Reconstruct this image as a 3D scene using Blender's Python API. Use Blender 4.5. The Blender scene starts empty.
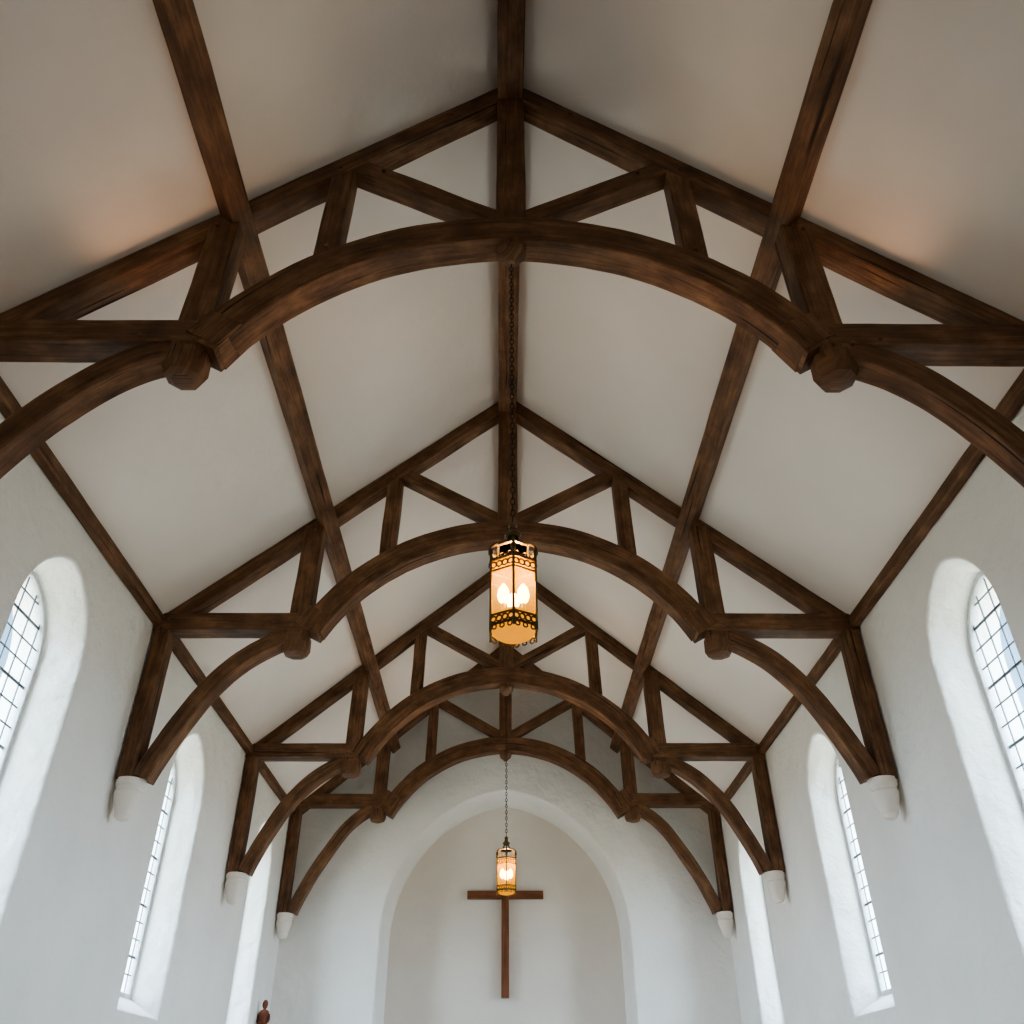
import bpy, bmesh, math, random
from mathutils import Vector, Matrix, noise
from mathutils.geometry import tessellate_polygon
random.seed(4)
C=bpy.context.scene.collection
EYE=1.6
sc=bpy.context.scene
try: sc.view_settings.look='AgX - Medium High Contrast'
except Exception: pass
# ------------------------------------------------------------------ materials
def newmat(name):
    m=bpy.data.materials.new(name);m.use_nodes=True
    nt=m.node_tree;b=nt.nodes['Principled BSDF'];return m,nt,b
def N(nt,t,**k):
    n=nt.nodes.new(t)
    for a,v in k.items(): setattr(n,a,v)
    return n
def plaster(name,col,col2,bump=.25,rough=.9):
    m,nt,b=newmat(name);L=nt.links
    tc=N(nt,'ShaderNodeTexCoord')
    n1=N(nt,'ShaderNodeTexNoise');n1.inputs['Scale'].default_value=1.3;n1.inputs['Detail'].default_value=5
    n2=N(nt,'ShaderNodeTexNoise');n2.inputs['Scale'].default_value=4.0;n2.inputs['Detail'].default_value=6;n2.inputs['Roughness'].default_value=.52
    n3=N(nt,'ShaderNodeTexNoise');n3.inputs['Scale'].default_value=50;n3.inputs['Detail'].default_value=3
    for n in(n1,n2,n3): L.new(tc.outputs['Object'],n.inputs['Vector'])
    r=N(nt,'ShaderNodeValToRGB');r.color_ramp.elements[0].position=.3;r.color_ramp.elements[1].position=.7
    r.color_ramp.elements[0].color=(*col2,1);r.color_ramp.elements[1].color=(*col,1)
    L.new(n1.outputs['Fac'],r.inputs['Fac']);L.new(r.outputs['Color'],b.inputs['Base Color'])
    b1=N(nt,'ShaderNodeBump');b1.inputs['Strength'].default_value=bump;b1.inputs['Distance'].default_value=.08
    b2=N(nt,'ShaderNodeBump');b2.inputs['Strength'].default_value=bump*.7;b2.inputs['Distance'].default_value=.005
    L.new(n2.outputs['Fac'],b1.inputs['Height']);L.new(n3.outputs['Fac'],b2.inputs['Height'])
    L.new(b1.outputs['Normal'],b2.inputs['Normal']);L.new(b2.outputs['Normal'],b.inputs['Normal'])
    b.inputs['Roughness'].default_value=rough
    b.inputs['Specular IOR Level'].default_value=.2
    return m
def wood(name,dark,mid,light,rough=.55):
    m,nt,b=newmat(name);L=nt.links
    uv=N(nt,'ShaderNodeUVMap');uv.uv_map='UVMap'
    mp=N(nt,'ShaderNodeMapping');mp.inputs['Scale'].default_value=(1.0,18,1)
    L.new(uv.outputs['UV'],mp.inputs['Vector'])
    g=N(nt,'ShaderNodeTexNoise');g.inputs['Scale'].default_value=1.6;g.inputs['Detail'].default_value=8;g.inputs['Roughness'].default_value=.7;g.inputs['Distortion'].default_value=.8
    L.new(mp.outputs['Vector'],g.inputs['Vector'])
    mp2=N(nt,'ShaderNodeMapping');mp2.inputs['Scale'].default_value=(2.2,3.4,1)
    L.new(uv.outputs['UV'],mp2.inputs['Vector'])
    p=N(nt,'ShaderNodeTexNoise');p.inputs['Scale'].default_value=1.5;p.inputs['Detail'].default_value=6;p.inputs['Roughness'].default_value=.6
    L.new(mp2.outputs['Vector'],p.inputs['Vector'])
    mx=N(nt,'ShaderNodeMix',data_type='FLOAT');mx.inputs[0].default_value=.5
    L.new(g.outputs['Fac'],mx.inputs[2]);L.new(p.outputs['Fac'],mx.inputs[3])
    r=N(nt,'ShaderNodeValToRGB');e=r.color_ramp.elements
    e[0].position=.37;e[0].color=(*dark,1);e[1].position=.64;e[1].color=(*light,1)
    k=e.new(.5);k.color=(*mid,1)
    L.new(mx.outputs[0],r.inputs['Fac'])
    mp3=N(nt,'ShaderNodeMapping');mp3.inputs['Scale'].default_value=(.6,20,1)
    L.new(uv.outputs['UV'],mp3.inputs['Vector'])
    v=N(nt,'ShaderNodeTexNoise');v.inputs['Scale'].default_value=1;v.inputs['Detail'].default_value=2
    L.new(mp3.outputs['Vector'],v.inputs['Vector'])
    cr=N(nt,'ShaderNodeValToRGB');cr.color_ramp.elements[0].position=.31;cr.color_ramp.elements[1].position=.36
    L.new(v.outputs['Fac'],cr.inputs['Fac'])
    # drying shakes are dark lines
    mc=N(nt,'ShaderNodeMix',data_type='RGBA');L.new(cr.outputs['Color'],mc.inputs[0])
    mc.inputs[6].default_value=(*[c*.5 for c in dark],1);L.new(r.outputs['Color'],mc.inputs[7])
    L.new(mc.outputs[2],b.inputs['Base Color'])
    b0=N(nt,'ShaderNodeBump');b0.inputs['Strength'].default_value=.6;b0.inputs['Distance'].default_value=.012
    L.new(cr.outputs['Color'],b0.inputs['Height'])
    b1=N(nt,'ShaderNodeBump');b1.inputs['Strength'].default_value=.5;b1.inputs['Distance'].default_value=.008
    L.new(g.outputs['Fac'],b1.inputs['Height']);L.new(b0.outputs['Normal'],b1.inputs['Normal'])
    L.new(b1.outputs['Normal'],b.inputs['Normal'])
    b.inputs['Roughness'].default_value=rough
    b.inputs['Specular IOR Level'].default_value=.3
    return m
M_WALL=plaster('wall_plaster',(.87,.84,.79),(.81,.78,.73),.6)
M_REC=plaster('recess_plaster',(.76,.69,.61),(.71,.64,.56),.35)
M_CEIL=plaster('ceiling_plaster',(.82,.74,.675),(.78,.70,.635),.12)
M_STONE=plaster('corbel_limewash',(.86,.79,.71),(.78,.71,.63),.3)
M_WOOD=wood('old_oak',(.055,.024,.011),(.140,.067,.032),(.27,.14,.07))
M_CROSS=wood('cross_oak',(.10,.036,.016),(.18,.068,.030),(.25,.10,.045))
M_STAT=wood('carved_wood',(.10,.03,.02),(.18,.06,.035),(.28,.10,.06))
def floor_mat():
    m,nt,b=newmat('stone_flags');L=nt.links
    tc=N(nt,'ShaderNodeTexCoord');br=N(nt,'ShaderNodeTexBrick')
    br.inputs['Scale'].default_value=1.2;br.inputs['Color1'].default_value=(.66,.50,.37,1);br.inputs['Color2'].default_value=(.60,.45,.33,1)
    br.inputs['Mortar'].default_value=(.4,.32,.25,1);br.inputs['Mortar Size'].default_value=.01
    L.new(tc.outputs['Object'],br.inputs['Vector']);L.new(br.outputs['Color'],b.inputs['Base Color'])
    b.inputs['Roughness'].default_value=.7;return m
M_FLOOR=floor_mat()
def simple(name,col,rough=.5,metal=0):
    m,nt,b=newmat(name)
    tc=N(nt,'ShaderNodeTexCoord');n=N(nt,'ShaderNodeTexNoise');n.inputs['Scale'].default_value=25
    r=N(nt,'ShaderNodeValToRGB');r.color_ramp.elements[0].color=(*[c*.7 for c in col],1);r.color_ramp.elements[1].color=(*[min(1,c*1.2) for c in col],1)
    nt.links.new(tc.outputs['Object'],n.inputs['Vector']);nt.links.new(n.outputs['Fac'],r.inputs['Fac']);nt.links.new(r.outputs['Color'],b.inputs['Base Color'])
    b.inputs['Roughness'].default_value=rough;b.inputs['Metallic'].default_value=metal;return m
M_BRASS=simple('aged_brass',(.12,.075,.03),.5,.7)
M_IRON=simple('dark_iron',(.035,.03,.027),.5,.7)
M_LEAD=simple('lead_came',(.12,.14,.16),.6,.2)
M_FRAME=simple('painted_frame',(.70,.72,.72),.6)
def pane_mat():
    m,nt,b=newmat('window_glass');nt.nodes.remove(b);L=nt.links
    o=nt.nodes['Material Output'];t=N(nt,'ShaderNodeBsdfTransparent')
    g=N(nt,'ShaderNodeBsdfGlossy');g.inputs['Roughness'].default_value=.08
    tc=N(nt,'ShaderNodeTexCoord');n=N(nt,'ShaderNodeTexNoise');n.inputs['Scale'].default_value=5
    L.new(tc.outputs['Object'],n.inputs['Vector'])
    r=N(nt,'ShaderNodeValToRGB');r.color_ramp.elements[0].color=(.66,.80,.86,1);r.color_ramp.elements[1].color=(.90,.96,1,1)
    L.new(n.outputs['Fac'],r.inputs['Fac']);L.new(r.outputs['Color'],t.inputs['Color'])
    mx=N(nt,'ShaderNodeMixShader');mx.inputs[0].default_value=.05
    L.new(t.outputs[0],mx.inputs[1]);L.new(g.outputs[0],mx.inputs[2]);L.new(mx.outputs[0],o.inputs['Surface']);return m
M_PANE=pane_mat()
def amber_mat():
    m,nt,b=newmat('amber_glass');nt.nodes.remove(b);L=nt.links
    o=nt.nodes['Material Output'];t=N(nt,'ShaderNodeBsdfTransparent');t.inputs['Color'].default_value=(1,.60,.18,1)
    e=N(nt,'ShaderNodeEmission');tl=N(nt,'ShaderNodeBsdfTranslucent');tl.inputs['Color'].default_value=(.040,.019,.003,1)
    tc=N(nt,'ShaderNodeTexCoord');n=N(nt,'ShaderNodeTexNoise');n.inputs['Scale'].default_value=14
    L.new(tc.outputs['Object'],n.inputs['Vector'])
    r=N(nt,'ShaderNodeValToRGB');r.color_ramp.elements[0].color=(1,.36,.02,1);r.color_ramp.elements[1].color=(1,.48,.05,1)
    L.new(n.outputs['Fac'],r.inputs['Fac']);L.new(r.outputs['Color'],e.inputs['Color']);e.inputs['Strength'].default_value=1.05
    ad=N(nt,'ShaderNodeAddShader');L.new(e.outputs[0],ad.inputs[0]);L.new(tl.outputs[0],ad.inputs[1])
    mx=N(nt,'ShaderNodeMixShader');mx.inputs[0].default_value=.80
    L.new(t.outputs[0],mx.inputs[1]);L.new(ad.outputs[0],mx.inputs[2]);L.new(mx.outputs[0],o.inputs['Surface']);return m
M_AMBER=amber_mat()
def bulb_mat():
    m,nt,b=newmat('lit_bulb');b.inputs['Emission Color'].default_value=(1,.78,.42,1);b.inputs['Emission Strength'].default_value=110
    return m
M_BULB=bulb_mat()

# ------------------------------------------------------------------ helpers
def uvlayer(bm):
    return bm.loops.layers.uv.get('UVMap') or bm.loops.layers.uv.new('UVMap')
def obj(name,bm,mats,parent=None,loc=(0,0,0),sharp=28):
    bmesh.ops.recalc_face_normals(bm,faces=bm.faces)
    me=bpy.data.meshes.new(name);bm.to_mesh(me);bm.free()
    for m in (mats if isinstance(mats,(list,tuple)) else [mats]): me.materials.append(m)
    if sharp is not None:
        for p in me.polygons:p.use_smooth=True
        me.set_sharp_from_angle(angle=math.radians(sharp))
    o=bpy.data.objects.new(name,me);C.objects.link(o);o.location=loc
    if parent:o.parent=parent
    return o
def empty(name,loc=(0,0,0)):
    o=bpy.data.objects.new(name,None);C.objects.link(o);o.location=loc;o.empty_display_size=.2;return o
def resample(pts,step):
    out=[Vector(pts[0])]
    for a,b in zip(pts[:-1],pts[1:]):
        a=Vector(a);b=Vector(b);n=max(1,int(round((b-a).length/step)))
        for i in range(1,n+1): out.append(a.lerp(b,i/n))
    return out
def sweep(bm,pts,w,h,side=(0,1,0),ch=.009,step=.14,jit=.005):
    """chamfered hewn timber along a path. w is measured along `side`, h across."""
    uvl=uvlayer(bm)
    P=resample(pts,step);s=Vector(side).normalized();rings=[];sd=random.random()*50
    a,b=w/2,h/2
    sec=[(-a,-b+ch),(-a,b-ch),(-a+ch,b),(a-ch,b),(a,b-ch),(a,-b+ch),(a-ch,-b),(-a+ch,-b)]
    per=[0]
    for i in range(8):
        p,q=sec[i],sec[(i+1)%8];per.append(per[-1]+math.hypot(p[0]-q[0],p[1]-q[1]))
    dist=[0]
    for i in range(1,len(P)): dist.append(dist[-1]+(P[i]-P[i-1]).length)
    for i,p in enumerate(P):
        t=(P[min(i+1,len(P)-1)]-P[max(i-1,0)]).normalized();n=t.cross(s).normalized()
        ring=[]
        for (x,y) in sec:
            q=p+s*x+n*y
            nz=noise.noise_vector(q*2.3+Vector((sd,0,0)))*jit+noise.noise_vector(q*9+Vector((sd,3,0)))*jit*.4
            ring.append(bm.verts.new(q+nz))
        rings.append(ring)
    for i in range(len(rings)-1):
        for j in range(8):
            k=(j+1)%8
            f=bm.faces.new((rings[i][j],rings[i][k],rings[i+1][k],rings[i+1][j]))
            us=[(dist[i],per[j]),(dist[i],per[j+1]),(dist[i+1],per[j+1]),(dist[i+1],per[j])]
            for l,(u,v) in zip(f.loops,us): l[uvl].uv=(u+sd,v+sd*.37)
    for r in (rings[0],rings[-1]):
        f=bm.faces.new(r)
        for l,(x,y) in zip(f.loops,sec): l[uvl].uv=(x*.3+sd,y+sd)
def lathe(bm,prof,seg,cx=0,cy=0,rot=0,zs=0,mat=0):
    """prof: list (r,z)"""
    uvl=uvlayer(bm);rings=[]
    for r,z in prof:
        rings.append([bm.verts.new((cx+r*math.cos(rot+2*math.pi*i/seg),cy+r*math.sin(rot+2*math.pi*i/seg),z+zs)) for i in range(seg)])
    for a in range(len(rings)-1):
        for j in range(seg):
            k=(j+1)%seg
            f=bm.faces.new((rings[a][j],rings[a][k],rings[a+1][k],rings[a+1][j]));f.material_index=mat
            for l in f.loops: l[uvl].uv=(l.vert.co.z+cx,(l.vert.co.x+l.vert.co.y))
    for r in (rings[0],rings[-1]):
        if (r[0].co-r[seg//2].co).length>1e-5:
            f=bm.faces.new(r);f.material_index=mat
            for l in f.loops: l[uvl].uv=(l.vert.co.x+3,l.vert.co.y+l.vert.co.z)
def tube(bm,pts,r,seg=8,mat=0):
    rings=[];P=[Vector(p) for p in pts]
    for i,p in enumerate(P):
        t=(P[min(i+1,len(P)-1)]-P[max(i-1,0)]).normalized()
        u=t.cross(Vector((0,0,1)));
        if u.length<1e-3:u=Vector((1,0,0))
        u.normalize();v=t.cross(u)
        rings.append([bm.verts.new(p+u*(r*math.cos(2*math.pi*k/seg))+v*(r*math.sin(2*math.pi*k/seg))) for k in range(seg)])
    for a in range(len(rings)-1):
        for j in range(seg):
            f=bm.faces.new((rings[a][j],rings[a][(j+1)%seg],rings[a+1][(j+1)%seg],rings[a+1][j]));f.material_index=mat
    for q in (rings[0],rings[-1]): bm.faces.new(q).material_index=mat
def catmull(p,n=6):
    P=[Vector(q) for q in p];P=[2*P[0]-P[1]]+P+[2*P[-1]-P[-2]];out=[]
    for i in range(1,len(P)-2):
        for k in range(n):
            t=k/n;a,b,c,d=P[i-1:i+3]
            out.append(.5*((2*b)+(c-a)*t+(2*a-5*b+4*c-d)*t*t+(3*b-a-3*c+d)*t**3))
    out.append(P[-2]);return out

# ------------------------------------------------------------------ dimensions (z here above eye, +EYE at build)
ZA,SL=7.41,.866              # ceiling apex & slope
WX=3.70                      # wall face
WBOT=-EYE
def zc(x): return ZA-SL*abs(x)+EYE
TR=[3.97,8.0,11.92,14.97]    # truss front faces
YB=15.5                      # chancel wall
Y0=-5.0
sn=math.sin(math.atan(SL));cs=math.cos(math.atan(SL))

# ------------------------------------------------------------------ roof truss
def truss_mesh(hx=2.2,dz=0):
    bm=bmesh.new()
    def X(x,z): return (x,0,z+EYE)
    rh=.165
    for s in(-1,1):
        dx,dz_=-sn*rh/2,-cs*rh/2
        a=(0.0,ZA);b=(3.68,ZA-SL*3.68)
        sweep(bm,[X(s*a[0],a[1]-rh/2/cs),X(s*(b[0]+dx),b[1]+dz_)],.19,rh)
        # hammer post, queen post, strut
        sweep(bm,[X(s*(hx-.02),ZA-SL*2.17-.12),X(s*hx,3.98+dz)],.205,.21)
        sweep(bm,[X(s*1.32,ZA-SL*1.33-.12),X(s*1.345,5.05)],.17,.17)
        sweep(bm,[X(s*1.22,6.17),X(s*.04,5.47)],.165,.155)
        # hammer beam
        hz=4.195+dz
        sweep(bm,[X(s*3.69,hz),X(s*(hx-.17),hz)],.215,.20)
        # wall post
        sweep(bm,[X(s*3.60,4.27),X(s*3.60,2.545)],.205,.16)
        # curved brace
        c=catmull([X(s*(hx-.06),4.10+dz),X(s*2.42,3.99+dz),X(s*2.72,3.79+dz*.6),X(s*3.0,3.48),X(s*3.22,3.11),X(s*3.39,2.75),X(s*3.46,2.57)])
        sweep(bm,c,.185,.17,step=.3)
        # pendant under hammer post
        lathe(bm,[(.10,4.06),(.142,4.04),(.146,3.91),(.12,3.855),(.07,3.835)],8,s*hx,0,math.pi/8,EYE+dz)
        # arch butt block
        sweep(bm,[X(s*(hx-.22),4.32+dz),X(s*(hx-.10),4.11+dz)],.235,.27)
        # pegs
        for (x,z) in [(2.12,4.23),(2.26,4.15),(2.17,5.35),(1.34,6.1),(1.34,5.12),(3.55,4.22),(3.6,4.1),(.5,6.86),(2.45,4.19),(1.0,6.05)]:
            for sy in(-1,1): sweep(bm,[(s*x,sy*.095,z+EYE),(s*x,sy*.118,z+EYE)],.028,.028,side=(1,0,0),ch=.006,step=1,jit=0)
    # arched rib
    R,zc0=2.355,2.990;A=math.radians(61)
    pts=[X(R*math.sin(-A+2*A*i/44),zc0+R*math.cos(-A+2*A*i/44)) for i in range(45)]
    sweep(bm,pts,.215,.26,step=1,jit=.007)
    # king post
    sweep(bm,[X(0,ZA-.05),X(0,5.3)],.19,.225)
    # crown boss
    lathe(bm,[(.06,5.26),(.105,5.22),(.115,5.16),(.09,5.11),(.05,5.08),(.03,5.05)],8,0,-.02,math.pi/8,EYE)
    bmesh.ops.recalc_face_normals(bm,faces=bm.faces)
    return bm
obj('roof_truss',truss_mesh(2.14,.05),M_WOOD,loc=(0,TR[0]+.11,0))
for i,y in enumerate(TR[1:]):
    obj('roof_truss',truss_mesh(2.2,.16 if i==2 else 0),M_WOOD,loc=(0,y+.11,.04 if i==2 else 0))
for y in (-.05,-4.0): obj('roof_truss',truss_mesh(),M_WOOD,loc=(0,y+.11,0))
# longitudinal timbers
def lbeam(name,x,z,w,h,side):
    bm=bmesh.new();sweep(bm,[(x,Y0,z+EYE),(x,YB+.02,z+EYE)],w,h,side=side,step=.3,jit=.006,ch=.012);return obj(name,bm,M_WOOD)
lbeam('ridge_beam',0,ZA-.16,.22,.26,(1,0,0))
for s in(-1,1):
    px=2.12;off=.09
    lbeam('roof_purlin',s*(px-sn*off),ZA-SL*px-cs*off,.18,.19,(cs,0,-s*sn))
    lbeam('wall_plate',s*3.65,ZA-SL*3.65-.05,.10,.12,(1,0,0))

# ------------------------------------------------------------------ shell
def arch_outline(cy,hw,sill,spring,rise,off=0,n=14):
    a=hw+off;h=rise+off;R=(a*a+h*h)/(2*a);c=a-R
    pts=[(cy-a,sill-off),(cy+a,sill-off)]
    m=6
    for i in range(1,m): pts.append((cy+a,sill-off+(spring-sill+off)*i/m))
    th=math.acos(max(-1,min(1,-c/R)))
    for i in range(n+1):
        t=th*i/n;pts.append((cy+c+R*math.cos(t),spring+R*math.sin(t)))
    for i in range(n-1,-1,-1):
        t=th*i/n;pts.append((cy-c-R*math.cos(t),spring+R*math.sin(t)))
    for i in range(m-1,0,-1): pts.append((cy-a,sill-off+(spring-sill+off)*i/m))
    return pts
def rings_to_faces(bm,rings,closed=True):
    V=[[bm.verts.new(p) for p in r] for r in rings];n=len(V[0])
    for a in range(len(V)-1):
        for j in range(n if closed else n-1):
            k=(j+1)%n;bm.faces.new((V[a][j],V[a][k],V[a+1][k],V[a+1][j]))
    return V
# centre, spring height
WIN=[(6.26,3.12),(9.97,2.98),(13.72,2.98)]
SILL,RISE,HW=.80,.70,.585
for s,nm in((-1,'left'),(1,'right')):
    bm=bmesh.new()
    outer=[(Y0,WBOT),(YB+.05,WBOT),(YB+.05,ZA-SL*WX+.03),(Y0,ZA-SL*WX+.03)]
    loops=[outer]+[arch_outline(c,HW,SILL,sp,RISE,.035) for c,sp in WIN]
    flat=[p for l in loops for p in l]
    vs=[bm.verts.new((s*WX,p[0],p[1]+EYE)) for p in flat]
    for t in tessellate_polygon([[Vector((p[0],p[1],0)) for p in l] for l in loops]):
        bm.faces.new([vs[i] for i in t])
    for c,sp in WIN:
        def ring(off,x,up=0):
            return [(s*x,p[0],p[1]+EYE+(up if i<2 else 0)) for i,p in enumerate(arch_outline(c,HW,SILL,sp,RISE,off))]
        rings_to_faces(bm,[ring(.035,WX),ring(.020,WX+.004),ring(.008,WX+.014),ring(0,WX+.035),ring(-.08,WX+.33,.10),ring(-.08,WX+.6,.06)])
    o=obj('wall_'+nm,bm,M_WALL,sharp=50)
wn=0
def window(root,outline,bars_z0,SPR,HWg,RISEg,s,nv=2):
    bm=bmesh.new()
    def ring(off,x): return [(s*x,p[0],p[1]+(.10 if i<2 else 0)) for i,p in enumerate(outline(off))]
    rings_to_faces(bm,[ring(-.06,-.03),ring(-.115,-.03),ring(-.125,-.01),ring(-.125,.04),ring(-.06,.04)])
    obj('frame',bm,M_FRAME,root,sharp=40)
    bm=bmesh.new();vv=[bm.verts.new(p) for p in ring(-.115,.012)];bm.faces.new(vv);obj('glass',bm,M_PANE,root,sharp=None)
    bm=bmesh.new();hw=HWg-.12
    def top(y):
        a=HWg-.12;h=RISEg-.12;R=(a*a+h*h)/(2*a);cc=a-R
        return SPR+math.sqrt(max(0,R*R-(abs(y)-cc)**2))
    def bar(p,q,t): sweep(bm,[Vector(p),Vector(q)],.012,t,side=(1,0,0),ch=.002,step=10,jit=0)
    for k in range(-nv,nv+1):
        y=k*hw/(nv+.5);bar((0,y,bars_z0+.2),(0,y,top(y)),.013)
    z=bars_z0+.22;i=0
    while z<SPR+RISEg-.2:
        ww=hw if z<SPR else next((hw*j/40 for j in range(40,0,-1) if top(hw*j/40)>z),.05)
        bar((0,-ww,z),(0,ww,z),.024 if i%3==2 else .013);z+=.17;i+=1
    obj('lead_cames',bm,M_LEAD,root)
for s in(-1,1):
    for c,sp in WIN:
        wn+=1;root=empty('window_%d'%wn,(s*(WX+.35),c,EYE))
        window(root,lambda off:arch_outline(0,HW,SILL,sp,RISE,off),SILL,sp,HW,RISE,s,2)
# ceiling
bm=bmesh.new();v={}
for i,(x,y) in enumerate([(-3.75,Y0),(0,Y0),(3.75,Y0),(-3.75,YB+.05),(0,YB+.05),(3.75,YB+.05)]): v[i]=bm.verts.new((x,y,zc(x)))
bm.faces.new((v[0],v[1],v[4],v[3]));bm.faces.new((v[1],v[2],v[5],v[4]))
obj('ceiling',bm,M_CEIL,sharp=20)
# floor
bm=bmesh.new();bm.faces.new([bm.verts.new(p) for p in((-3.75,Y0,0),(3.75,Y0,0),(3.75,YB+1.2,0),(-3.75,YB+1.2,0))]);obj('floor',bm,M_FLOOR,sharp=None)
# chancel wall with arch
AH,ASP,AR=2.06,2.35,2.36;YR=YB+.85
def aout(off,y): 
    return [(p[0],y,p[1]+EYE) for p in arch_outline(0,AH,WBOT,ASP,AR,off,n=26)]
bm=bmesh.new()
o2=[(-WX-.05,WBOT-.05),(WX+.05,WBOT-.05),(WX+.05,zc(WX)-EYE+.02),(0,ZA+.03),(-WX-.05,zc(WX)-EYE+.02)]
loops=[o2,[(p[0],p[2]-EYE) for p in aout(.03,0)]]
flat=[p for l in loops for p in l];vs=[bm.verts.new((p[0],YB,p[1]+EYE)) for p in flat]
for t in tessellate_polygon([[Vector((p[0],p[1],0)) for p in l] for l in loops]): bm.faces.new([vs[i] for i in t])
rings_to_faces(bm,[aout(.03,YB),aout(.015,YB+.004),aout(.004,YB+.014),aout(0,YB+.03),aout(-.06,YR)])
obj('wall_chancel',bm,M_WALL,sharp=50)
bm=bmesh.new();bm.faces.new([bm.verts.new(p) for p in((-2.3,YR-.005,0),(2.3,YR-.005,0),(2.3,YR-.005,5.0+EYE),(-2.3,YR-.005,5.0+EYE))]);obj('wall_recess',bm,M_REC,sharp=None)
# west wall behind the viewer; its unseen window is added to brighten the interior
WH,WS,WSP,WR=.8,.4,2.5,.95
bm=bmesh.new()
loops=[o2,arch_outline(0,WH,WS,WSP,WR,0)]
flat=[p for l in loops for p in l];vs=[bm.verts.new((p[0],Y0,p[1]+EYE)) for p in flat]
for t in tessellate_polygon([[Vector((p[0],p[1],0)) for p in l] for l in loops]): bm.faces.new([vs[i] for i in t])
rings_to_faces(bm,[[(p[0],yy,p[1]+EYE) for p in arch_outline(0,WH,WS,WSP,WR,o_)] for o_,yy in((0,Y0),(-.05,Y0-.5))])
obj('wall_west',bm,M_WALL,sharp=50)
wn+=1;root=empty('window_%d'%wn,(0,Y0-.35,EYE));root.rotation_euler=(0,0,math.radians(-90))  # added window, out of view, lets in light from behind
window(root,lambda off:arch_outline(0,WH,WS,WSP,WR,off),WS,WSP,WH,WR,1,3)

# ------------------------------------------------------------------ corbels
for y in TR+[-.05,-4.0]:
    for s in(-1,1):
        bm=bmesh.new();prof=[(.135,2.56),(.135,2.50),(.12,2.488),(.117,2.455),(.13,2.435),(.123,2.40),(.105,2.34),(.085,2.27),(.08,2.23),(.058,2.20),(.02,2.185)]
        lathe(bm,prof,24,0,0,0,EYE)
        o=obj('stone_corbel',bm,M_STONE,loc=(s*(3.563),y+.11,.04 if y==TR[3] else 0))

# ------------------------------------------------------------------ cross
bm=bmesh.new();yy=YR-.075
sweep(bm,[(0,yy,1.51+EYE),(0,yy,3.68+EYE)],.13,.12,side=(1,0,0),jit=.002)
sweep(bm,[(-.67,yy,3.10+EYE),(.67,yy,3.10+EYE)],.13,.105,side=(0,0,1),jit=.002)
obj('wooden_cross',bm,M_CROSS)

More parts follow.
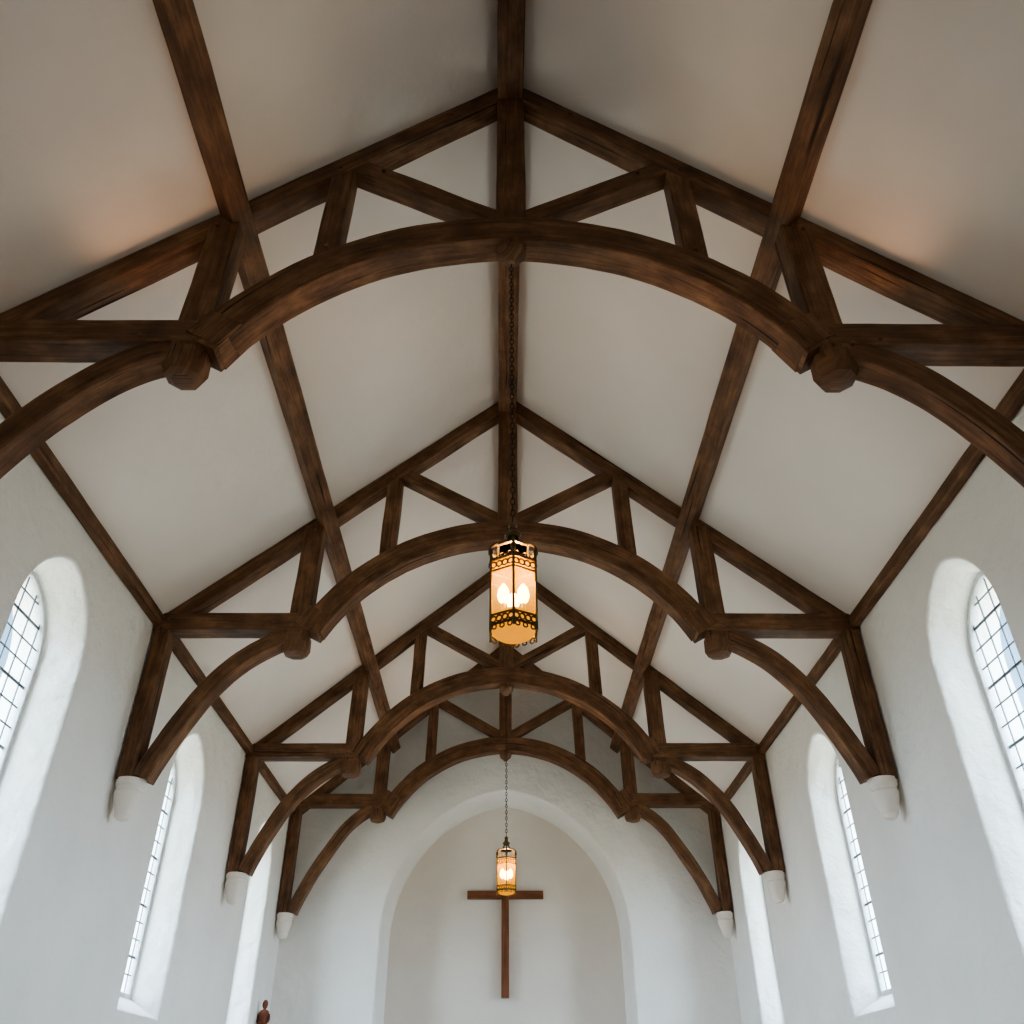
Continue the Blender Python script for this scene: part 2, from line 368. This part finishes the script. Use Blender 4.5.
# ------------------------------------------------------------------ lanterns
def lantern(loc,zbot,ztop_chain):
    root=empty('hanging_lantern',(loc[0],loc[1],zbot+EYE))
    rv=.141;H=.43;a0=-math.pi/2
    hexp=[(rv*math.cos(a0+i*math.pi/3),rv*math.sin(a0+i*math.pi/3)) for i in range(6)]
    bm=bmesh.new()
    for x,y in hexp: tube(bm,[(x,y,0.0),(x,y,H+.02)],.007,6)
    for (z,hh) in ((.03,.012),(.085,.010),(H-.005,.014),(H-.075,.010)):
        for i in range(6):
            p,q=hexp[i],hexp[(i+1)%6];tube(bm,[(p[0],p[1],z),(q[0],q[1],z)],hh*.62,6)
    def ringlet(c,u,r,t):
        n=10;pts=[c+u*(r*math.cos(2*math.pi*k/n))+Vector((0,0,r*math.sin(2*math.pi*k/n))) for k in range(n+1)]
        tube(bm,pts,t,5)
    for i in range(6):
        p=Vector((*hexp[i],0));q=Vector((*hexp[(i+1)%6],0));u=(q-p).normalized()
        for k in range(4):
            c=p.lerp(q,(k+.5)/4)
            ringlet(c+Vector((0,0,H-.040)),u,.018,.0055)
            ringlet(c+Vector((0,0,.057)),u,.017,.0055)
        for k in range(3):
            c=p.lerp(q,(k+.5)/3)+Vector((0,0,H+.012));ringlet(c,u,.015,.0045)
            c=p.lerp(q,(k+.5)/3)+Vector((0,0,.012));ringlet(c,u,.013,.0045)
    for x,y in hexp:
        tube(bm,catmull([(x,y,H+.02),(x*1.04,y*1.04,H+.07),(x*.80,y*.80,H+.11),(x*.45,y*.45,H+.12),(x*.24,y*.24,H+.17),(x*.10,y*.10,H+.25)],4),.0085,6)
        lathe(bm,[(.004,H+.075),(.016,H+.06),(.016,H+.035),(.004,H+.02)],8,x,y)
    lathe(bm,[(.02,H+.17),(.045,H+.19),(.05,H+.205),(.03,H+.225),(.018,H+.25),(.028,H+.27),(.012,H+.29)],12)
    lathe(bm,[(.09,H+.105),(.102,H+.11),(.102,H+.12),(.09,H+.125),(.09,H+.105)],6,0,0,a0)
    tube(bm,[(0,0,.13),(0,0,H+.18)],.008,8)
    lathe(bm,[(.02,.12),(.075,.125),(.08,.135),(.02,.14)],12)
    obj('cage',bm,M_BRASS,root)
    bm=bmesh.new();k=.955
    lo=[bm.verts.new((x*k,y*k,.03)) for x,y in hexp];hi=[bm.verts.new((x*k,y*k,H-.01)) for x,y in hexp]
    for i in range(6): bm.faces.new((lo[i],lo[(i+1)%6],hi[(i+1)%6],hi[i]))
    obj('glass_panels',bm,M_AMBER,root,sharp=None)
    bm=bmesh.new()
    lathe(bm,[(.118,.03),(.112,.012),(.088,-.004),(.05,-.014),(.01,-.018)],18)
    obj('glass_bowl',bm,M_AMBER,root)
    bm=bmesh.new()
    for j in range(3):
        t=-math.pi/6+j*2*math.pi/3;x,y=.062*math.cos(t),.062*math.sin(t)
        lathe(bm,[(.005,.175),(.026,.195),(.034,.225),(.028,.265),(.006,.30)],12,x,y)
    obj('bulbs',bm,M_BULB,root)
    bm=bmesh.new()
    for j in range(3):
        t=-math.pi/6+j*2*math.pi/3;x,y=.062*math.cos(t),.062*math.sin(t)
        lathe(bm,[(.012,.135),(.012,.177)],10,x,y)
    obj('candle_sleeves',bm,M_FRAME,root)
    bm=bmesh.new();z=H+.295;L=.052;top=ztop_chain-zbot;k=0
    while z<top:
        d=Vector((1,0,0)) if k%2 else Vector((0,1,0));n=12
        pts=[]
        for i in range(n+1):
            a=2*math.pi*i/n;pts.append(d*(.0125*math.cos(a))+Vector((0,0,z+L/2+ (L/2)*math.sin(a))))
        tube(bm,pts,.0042,5);z+=L*.80;k+=1
    obj('chain',bm,M_IRON,root)
    lt=bpy.data.lights.new('lantern_bulb_light','POINT');lt.energy=85;lt.color=(1,.64,.33);lt.shadow_soft_size=.04
    lo=bpy.data.objects.new('bulb_light',lt);C.objects.link(lo);lo.parent=root;lo.location=(0.012,0.012,.32)
    return root
lantern((0,TR[0]+.11),2.05,5.07)
lantern((0,TR[2]+.11),2.31,5.07)

# ------------------------------------------------------------------ made-up uplighters on the near hammer beams, added to cast warm ceiling patches
for s in(-1,1):
    root=empty('added_uplighter',(s*2.50,TR[0]+.14,4.345+EYE))
    bm=bmesh.new();lathe(bm,[(.04,0),(.04,.01),(.022,.015),(.035,.022),(.038,.05),(.034,.05),(.03,.025)],14)
    obj('added_can',bm,M_BRASS,root)
    l=bpy.data.lights.new('added_patch_spot','SPOT');l.energy=9;l.color=(1,.58,.32);l.spot_size=math.radians(120);l.spot_blend=1;l.shadow_soft_size=.06
    o=bpy.data.objects.new('patch_spot',l);C.objects.link(o);o.parent=root;o.location=(0,0,.06)
    o.rotation_euler=Vector((-s*.15,-.75,1)).to_track_quat('-Z','Y').to_euler()

# ------------------------------------------------------------------ statue
root=empty('wooden_saint_statue',(-3.60,14.75,EYE+.80))
bm=bmesh.new()
lathe(bm,[(.075,0),(.085,.02),(.075,.05),(.07,.15),(.062,.26),(.07,.33),(.078,.38),(.06,.415),(.024,.43),(.022,.45)],14)
lathe(bm,[(.012,.44),(.034,.455),(.042,.49),(.040,.52),(.022,.55),(.004,.556)],12)
for s in(-1,1): tube(bm,catmull([(s*.07,.0,.37),(s*.085,.02*-s,.30),(s*.05,-.05,.25),(s*.0,-.085,.28)],4),.02,8)
obj('figure',bm,M_STAT,root)
bm=bmesh.new();lathe(bm,[(.10,0),(.10,-.03),(.07,-.05),(.05,-.1),(.02,-.13)],12);obj('bracket',bm,M_STAT,root)

# ------------------------------------------------------------------ light: hazy sky, brightest towards the sun side (-y), dimmer blue away from it
w=bpy.data.worlds.new('hazy_sky');sc.world=w;w.use_nodes=True;nt=w.node_tree;WL=nt.links
bg=nt.nodes['Background'];tc=N(nt,'ShaderNodeTexCoord');sp_=N(nt,'ShaderNodeSeparateXYZ')
rp=N(nt,'ShaderNodeValToRGB');WL.new(tc.outputs['Generated'],sp_.inputs[0])
mr=N(nt,'ShaderNodeMapRange');mr.inputs[1].default_value=-1;mr.inputs[2].default_value=1
WL.new(sp_.outputs['Z'],mr.inputs[0]);WL.new(mr.outputs[0],rp.inputs['Fac'])
e=rp.color_ramp.elements;e[0].position=.47;e[0].color=(.28,.27,.22,1);e[1].position=.52;e[1].color=(.69,.84,1,1)
my=N(nt,'ShaderNodeMapRange');my.inputs[1].default_value=.28;my.inputs[2].default_value=.72
my.inputs[3].default_value=0;my.inputs[4].default_value=1;my.interpolation_type='SMOOTHSTEP'
WL.new(sp_.outputs['Y'],my.inputs[0])
mc=N(nt,'ShaderNodeMix',data_type='RGBA',blend_type='MULTIPLY');WL.new(my.outputs[0],mc.inputs[0])
WL.new(rp.outputs['Color'],mc.inputs[6]);mc.inputs[7].default_value=(.055,.068,.078,1)
WL.new(mc.outputs[2],bg.inputs['Color'])
cn=N(nt,'ShaderNodeTexNoise');cn.inputs['Scale'].default_value=9;cn.inputs['Detail'].default_value=5;WL.new(tc.outputs['Generated'],cn.inputs['Vector'])
cm=N(nt,'ShaderNodeMapRange');cm.inputs[1].default_value=.35;cm.inputs[2].default_value=.65;cm.inputs[3].default_value=25;cm.inputs[4].default_value=43
WL.new(cn.outputs['Fac'],cm.inputs[0]);WL.new(cm.outputs[0],bg.inputs['Strength'])
def portal(loc,d,sx,sy):
    l=bpy.data.lights.new('window_portal','AREA');l.shape='RECTANGLE';l.size=sx;l.size_y=sy;l.cycles.is_portal=True
    o=bpy.data.objects.new('window_portal',l);C.objects.link(o);o.location=loc
    o.rotation_euler=Vector(d).to_track_quat('-Z','Y').to_euler()
for s in(-1,1):
    for c,sp in WIN: portal((s*(WX+.42),c,EYE+2.3),(-s,0,0),1.1,3.1)
portal((0,Y0-.45,EYE+1.95),(0,1,0),1.7,3.3)
# ------------------------------------------------------------------ camera
cam=bpy.data.cameras.new('camera');co=bpy.data.objects.new('camera',cam);C.objects.link(co);sc.camera=co
cam.sensor_width=36;cam.lens=853.88/1024*36;cam.clip_start=.05
pi,ya,ro=.6099,.0131,-.0053
r=Vector((math.cos(ya),-math.sin(ya),0));h=Vector((math.sin(ya),math.cos(ya),0));Z=Vector((0,0,1))
f=h*math.cos(pi)+Z*math.sin(pi);u=-h*math.sin(pi)+Z*math.cos(pi)
r2=r*math.cos(ro)+u*math.sin(ro);u2=-r*math.sin(ro)+u*math.cos(ro)
m=Matrix((( r2.x,u2.x,-f.x,-.058),(r2.y,u2.y,-f.y,0),(r2.z,u2.z,-f.z,EYE),(0,0,0,1)))
co.matrix_world=m
